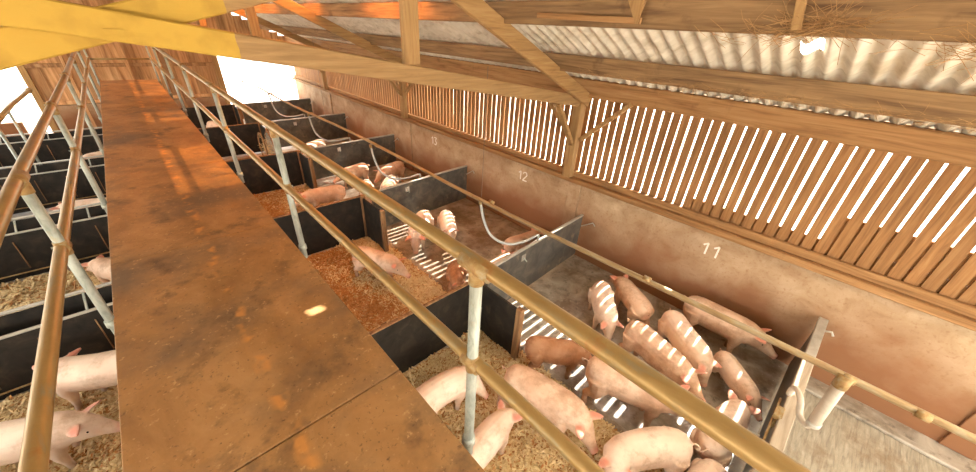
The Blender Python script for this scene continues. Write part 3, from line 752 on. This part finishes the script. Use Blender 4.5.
# ================================================================== PIGS
def pig_mesh(name, pitch=0.0, turn=0.0, bend=0.0, stride=(0, 0, 0, 0), lying=False, ear=.5):
    """one continuous hide: lofted trunk and head, four jointed legs, ears and tail fused by a voxel remesh"""
    mb = MB(); N = 20
    prof = [(-.535, .475, .03, .04), (-.525, .475, .085, .10), (-.49, .47, .135, .15), (-.43, .465, .170, .185), (-.33, .462, .190, .205), (-.18, .455, .192, .212),
            (-.02, .450, .190, .214), (.12, .452, .188, .210), (.24, .460, .182, .200), (.34, .472, .160, .178), (.43, .482, .132, .150),
            (.505, .484, .112, .126), (.57, .472, .092, .102), (.63, .453, .070, .078), (.69, .434, .056, .060), (.735, .424, .046, .046), (.762, .420, .047, .047), (.770, .420, .040, .040)]
    piv = Vector((.33, 0, .50))
    def warp(p):
        p = Vector(p)
        if p.x > piv.x-.12:
            k = min(1.0, max(0.0, (p.x-(piv.x-.12))/.28)); k = k*k*(3-2*k)
            q = p-piv; q = Matrix.Rotation(-pitch*k*-1, 3, 'Y') @ q; q = Matrix.Rotation(turn*k, 3, 'Z') @ q; p = q+piv
        if bend:
            th = p.x*bend; Rr = 1/bend
            p = Vector((math.sin(th)*(Rr-p.y), Rr-math.cos(th)*(Rr-p.y), p.z))
        return p
    rings = []
    for (x, z, w, h) in prof:
        r = []
        for k in range(N):
            a = 2*math.pi*k/N; c, s = math.cos(a), math.sin(a)
            yy = w*math.copysign(abs(c)**.92, c); zz = h*math.copysign(abs(s)**.92, s)
            if s < 0 and -.45 < x < .3: zz *= .94
            r.append(warp((x, yy, z+zz)))
        rings.append(r)
    mb.loft(rings)
    # jowl
    # legs
    def leg(chain, rad, ang):
        hip = Vector(chain[0]); out = []
        for p in chain:
            q = Vector(p)-hip; q = Matrix.Rotation(ang, 3, 'Y') @ q; out.append(q+hip)
        low = min(p.z for p in out)
        mb.tube([warp(p) if not (p.x > .2 and False) else p for p in out], rad, 12)
    for i, s in enumerate((1, -1)):
        if not lying:
            leg([(.235, s*.095, .45), (.24, s*.118, .30), (.215, s*.120, .21), (.225, s*.118, .12), (.225, s*.118, .05), (.245, s*.118, .0)], [.10, .072, .050, .036, .033, .040], stride[i])
            leg([(-.36, s*.085, .46), (-.33, s*.118, .33), (-.345, s*.125, .25), (-.435, s*.125, .185), (-.415, s*.123, .07), (-.395, s*.123, .0)], [.15, .115, .080, .044, .034, .040], stride[2+i])
        else:
            leg([(.22, s*.12, .40), (.30, s*.17, .31), (.42, s*.16, .285), (.50, s*.15, .275)], [.09, .06, .04, .035], 0)
            leg([(-.34, s*.10, .44), (-.20, s*.19, .36), (-.14, s*.20, .30), (-.02, s*.20, .28)], [.14, .10, .055, .036], 0)
    # ears
    tips = []
    for s in (1, -1):
        root = Vector((.435, s*.082, .575)); d = Vector((.55*ear+.1, s*.62, .62-.55*ear)).normalized(); up = Vector((-.5, s*.25, .8)); side = d.cross(up).normalized(); nrm = side.cross(d)
        rg = []
        for t, w in ((-.02, .045), (.03, .062), (.07, .062), (.11, .046), (.145, .022), (.16, .006)):
            c = root+d*t + nrm*(-.03*(t/.16)**2)
            rg.append([warp(c+side*w*math.cos(2*math.pi*k/10)+nrm*(.012)*math.sin(2*math.pi*k/10)) for k in range(10)])
        mb.loft(rg); tips += [warp(root+d*.10), warp(root+d*.16), warp(root+d*.06)]
    # tail curl
    tl = [warp((-.525+.0, 0, .56)), warp((-.565, .005, .575)), warp((-.60, .02, .56)), warp((-.605, .035, .53)), warp((-.58, .03, .515)), warp((-.575, .005, .53))]
    mb.tube(smooth_path(tl, 3), .0125, 8)
    me = mb.mesh(name)
    o = bpy.data.objects.new('tmp', me); COL.objects.link(o)
    md = o.modifiers.new('r', 'REMESH'); md.mode = 'VOXEL'; md.voxel_size = .0135
    ms = o.modifiers.new('s', 'SMOOTH'); ms.factor = .5; ms.iterations = 3
    dg = bpy.context.evaluated_depsgraph_get(); ev = o.evaluated_get(dg)
    out = bpy.data.meshes.new_from_object(ev); out.name = name
    bpy.data.objects.remove(o); bpy.data.meshes.remove(me)
    nv = len(out.vertices); co = np.empty(nv*3, np.float32); out.vertices.foreach_get('co', co); co = co.reshape(-1, 3)
    if lying:
        co[:, 2] -= .245; co[:, 2] = np.maximum(co[:, 2], 0.0); out.vertices.foreach_set('co', co.ravel()); tips = [t-Vector((0, 0, .245)) for t in tips]
    pink = np.zeros(nv, np.float32)
    for t in tips:
        pink = np.maximum(pink, np.clip(1.25-np.linalg.norm(co-np.array(t), axis=1)/.06, 0, .9))
    sn = warp((.765, 0, .42)) - (Vector((0, 0, .245)) if lying else Vector((0, 0, 0)))
    pink = np.maximum(pink, np.clip(1.1-np.linalg.norm(co-np.array(sn), axis=1)/.085, 0, .75))
    rump = warp((-.5, 0, .42)) - (Vector((0, 0, .245)) if lying else Vector((0, 0, 0)))
    pink = np.maximum(pink, np.clip(.5-np.linalg.norm(co-np.array(rump), axis=1)/.22, 0, .5))
    muck = np.clip((.15-co[:, 2])/.16, 0, 1)*.75 if not lying else np.clip((.06-co[:, 2])/.08, 0, 1)*.7
    a = out.attributes.new('pink', 'FLOAT', 'POINT'); a.data.foreach_set('value', pink)
    a = out.attributes.new('muck', 'FLOAT', 'POINT'); a.data.foreach_set('value', muck.astype(np.float32))
    out.polygons.foreach_set('use_smooth', [True]*len(out.polygons))
    dz = -.245 if lying else 0
    eyes = [warp((.535, s*.088, .515)) + Vector((0, 0, dz)) for s in (1, -1)]
    nos = [warp((.770, s*.018, .424)) + Vector((0, 0, dz)) for s in (1, -1)]
    tail = None
    return out, eyes, nos

POSES = {
    'stand': pig_mesh('pig_hide', .25, 0, 0, (.1, -.1, -.12, .12)),
    'down': pig_mesh('pig_hide', .85, .1, .25, (-.1, .12, .1, -.1)),
    'left': pig_mesh('pig_hide', .35, .7, .7, (.15, -.15, .05, -.1)),
    'right': pig_mesh('pig_hide', .35, -.7, -.7, (-.1, .15, -.1, .1)),
    'curl': pig_mesh('pig_hide', .7, .9, 1.5, (.1, -.1, .1, -.1)),
    'lie': pig_mesh('pig_hide', .1, .15, .3, lying=True),
    'walk': pig_mesh('pig_hide', .5, -.15, -.2, (.32, -.28, -.25, .3)),
}
def _sphere(r, n=8):
    bm = bmesh.new(); bmesh.ops.create_uvsphere(bm, u_segments=n, v_segments=n-2, radius=r); me = bpy.data.meshes.new('eye'); bm.to_mesh(me); bm.free()
    me.polygons.foreach_set('use_smooth', [True]*len(me.polygons)); return me
EYE = _sphere(.0135); NOS = _sphere(.0085); 
MESHV = {}
def pig(label, rump, head, pose='stand', hide='pig_pink', zb=.60, scale=None, z0=0.0, nudge=(0, 0), turn=None, group='pigs in the pens'):
    """rump and head pixels give the back line on the plane zb above the floor; length comes from it"""
    a, b = pix(*rump, zb), pix(*head, zb)
    d = b-a; L = d.length
    s = scale or min(1.08, max(.72, L/1.12))
    if (pose, hide) not in MESHV:
        me, ey, no = POSES[pose]; me2 = me.copy(); me2.materials.clear(); me2.materials.append(MT[hide]); MESHV[(pose, hide)] = me2
    me = MESHV[(pose, hide)]; _, ey, no = POSES[pose]
    c = (a+b)/2 + Vector((nudge[0], nudge[1], 0)); rz = math.atan2(d.y, d.x) if turn is None else turn; c = c - Vector((math.cos(rz), math.sin(rz), 0))*.06*s
    o = link('pig', me); o.location = (c.x, c.y, z0); o.rotation_euler = (0, 0, rz); o.scale = (s, s, s)
    tag(o, label, 'pig', group)
    for e in ey: link('eye', EYE, MT['eye'], o, e)
    for e in no: link('nostril', NOS, MT['eye'], o, e)
    return o
BED = .045
# near right pen
pig('slim striped pig facing the camera beyond the rail, tail toward the wall', (600, 273), (615, 330), 'down', 'pig_pale', scale=.92)
pig('pig turned away under the hanging pipe beside the slim striped one', (645, 300), (622, 273), 'stand', 'pig_pink', scale=.88)
pig('sun-striped pink pig in the middle of the group', (632, 318), (708, 382), 'stand', 'pig_pink', scale=1.0, nudge=(-.05, 0))
pig('sun-striped tan pig just right of the middle of the group', (676, 312), (726, 374), 'down', 'pig_pale', scale=.96, nudge=(.02, .10))
pig('reddish pig standing along the plaster wall behind the pipe', (690, 297), (776, 338), 'stand', 'pig_pink', scale=1.04, nudge=(-.04, 0))
pig('sun-striped tan pig squeezed against the near gate', (724, 350), (768, 408), 'stand', 'pig_pale', scale=.73, nudge=(.20, .02))
pig('white-backed pig with red ears by the near gate latch', (706, 440), (752, 382), 'stand', 'pig_pale', scale=.90, nudge=(-.09, -.04))
pig('big brown-sided pig under the top rail', (592, 360), (704, 403), 'stand', 'pig_pink', scale=1.08, nudge=(-.06, .02))
pig('brown pig with lowered head next to the sunlit floor stripes', (548, 344), (612, 352), 'down', 'pig_brown', scale=.86, nudge=(-.06, .20))
pig('pale dirty pig at the bottom edge facing the catwalk', (676, 432), (592, 448), 'left', 'pig_pale', scale=.96, nudge=(.04, -.05))
pig('pig cut off by the bottom edge of the picture', (738, 472), (660, 486), 'stand', 'pig_pale', scale=.82, nudge=(-.06, -.02), turn=2.95)
pig('pink pig walking across the straw in front of the stub wall', (506, 368), (612, 432), 'walk', 'pig_pink', z0=BED, scale=1.02, nudge=(.0, .03))
pig('pale pig curving around the corner of the black partition', (436, 400), (506, 358), 'right', 'pig_pale', z0=BED, scale=.88, nudge=(-.24, .20))
pig('pale pig half hidden by the near grey railing post', (466, 458), (490, 392), 'stand', 'pig_pale', z0=BED, scale=.82, nudge=(.02, -.12), turn=.1)
# second right pen
pig('brown-pink pig standing side-on on the reddish straw', (352, 247), (408, 264), 'stand', 'pig_pink', z0=BED, scale=.92)
pig('white pig with head down near the striped floor of the second pen', (428, 204), (406, 244), 'down', 'pig_pale', scale=1.0)
pig('pale sun-striped pig seen end-on in the second pen', (444, 203), (453, 236), 'stand', 'pig_pale', scale=.9)
pig('pink pig lying behind the drinker hose against the gate', (500, 246), (540, 232), 'lie', 'pig_pink', zb=.36, scale=.95, nudge=(.22, .02))
pig('pink pig lying against the second pen gate nearest the railing', (496, 262), (522, 243), 'lie', 'pig_pale', zb=.36, scale=.8, nudge=(-.25, 0))
pig('small reddish pig peeping past the black partition corner', (470, 262), (452, 279), 'lie', 'pig_brown', zb=.36, scale=.74, nudge=(-.03, .1), turn=-2.2)
# third right pen
pig('pink pig standing on straw in the third pen', (337, 188), (303, 194), 'stand', 'pig_pink', z0=BED, scale=.95)
pig('pinkish pig nearest the wall in the third pen', (398, 161), (368, 173), 'stand', 'pig_pink', scale=.95, nudge=(.18, 0))
pig('white pig in the middle of the third pen group', (390, 170), (376, 190), 'down', 'pig_pale', scale=.9, nudge=(.05, -.1))
pig('brown-shaded pig at the left of the third pen group', (372, 165), (345, 173), 'stand', 'pig_pink', scale=.92, nudge=(-.1, .3))
pig('pale pig facing the catwalk in the third pen', (364, 170), (360, 190), 'down', 'pig_pale', scale=.85, nudge=(-.08, -.28))
# fourth and fifth right pens
pig('white-backed pig lying behind the third gate', (348, 147), (326, 152), 'lie', 'pig_pale', zb=.40, scale=.95)
pig('pale pig at the left of the fourth pen', (320, 141), (304, 146), 'stand', 'pig_pale', zb=.5, scale=.85)
pig('white pig lying in the brightly lit fourth pen', (316, 128), (290, 133), 'lie', 'pig_pale', zb=.4, scale=1.0)
pig('pink pig beside the catwalk in the fourth pen', (228, 158), (238, 172), 'lie', 'pig_pink', zb=.36, scale=.8)
pig('pale pig far down the right-hand pens', (205, 118), (218, 122), 'stand', 'pig_pale', zb=.5, scale=.9, nudge=(0, -.95))
# left pens
pig('pale pig with arched back in the near left pen', (116, 362), (54, 371), 'right', 'pig_pale', z0=BED, scale=1.0)
pig('pink pig stretching its head right at the lower left edge', (-24, 441), (72, 421), 'stand', 'pig_pale', z0=BED, scale=.98)
pig('pink pig half behind the catwalk edge in the second left pen', (122, 264), (94, 258), 'stand', 'pig_pink', z0=BED, scale=.85)
pig('red-eared pig feeding in the third left pen', (104, 198), (56, 202), 'stand', 'pig_pale', scale=.9)
pig('pale pig in the fourth left pen behind the railing', (112, 153), (88, 157), 'stand', 'pig_pale', zb=.5, scale=.9)
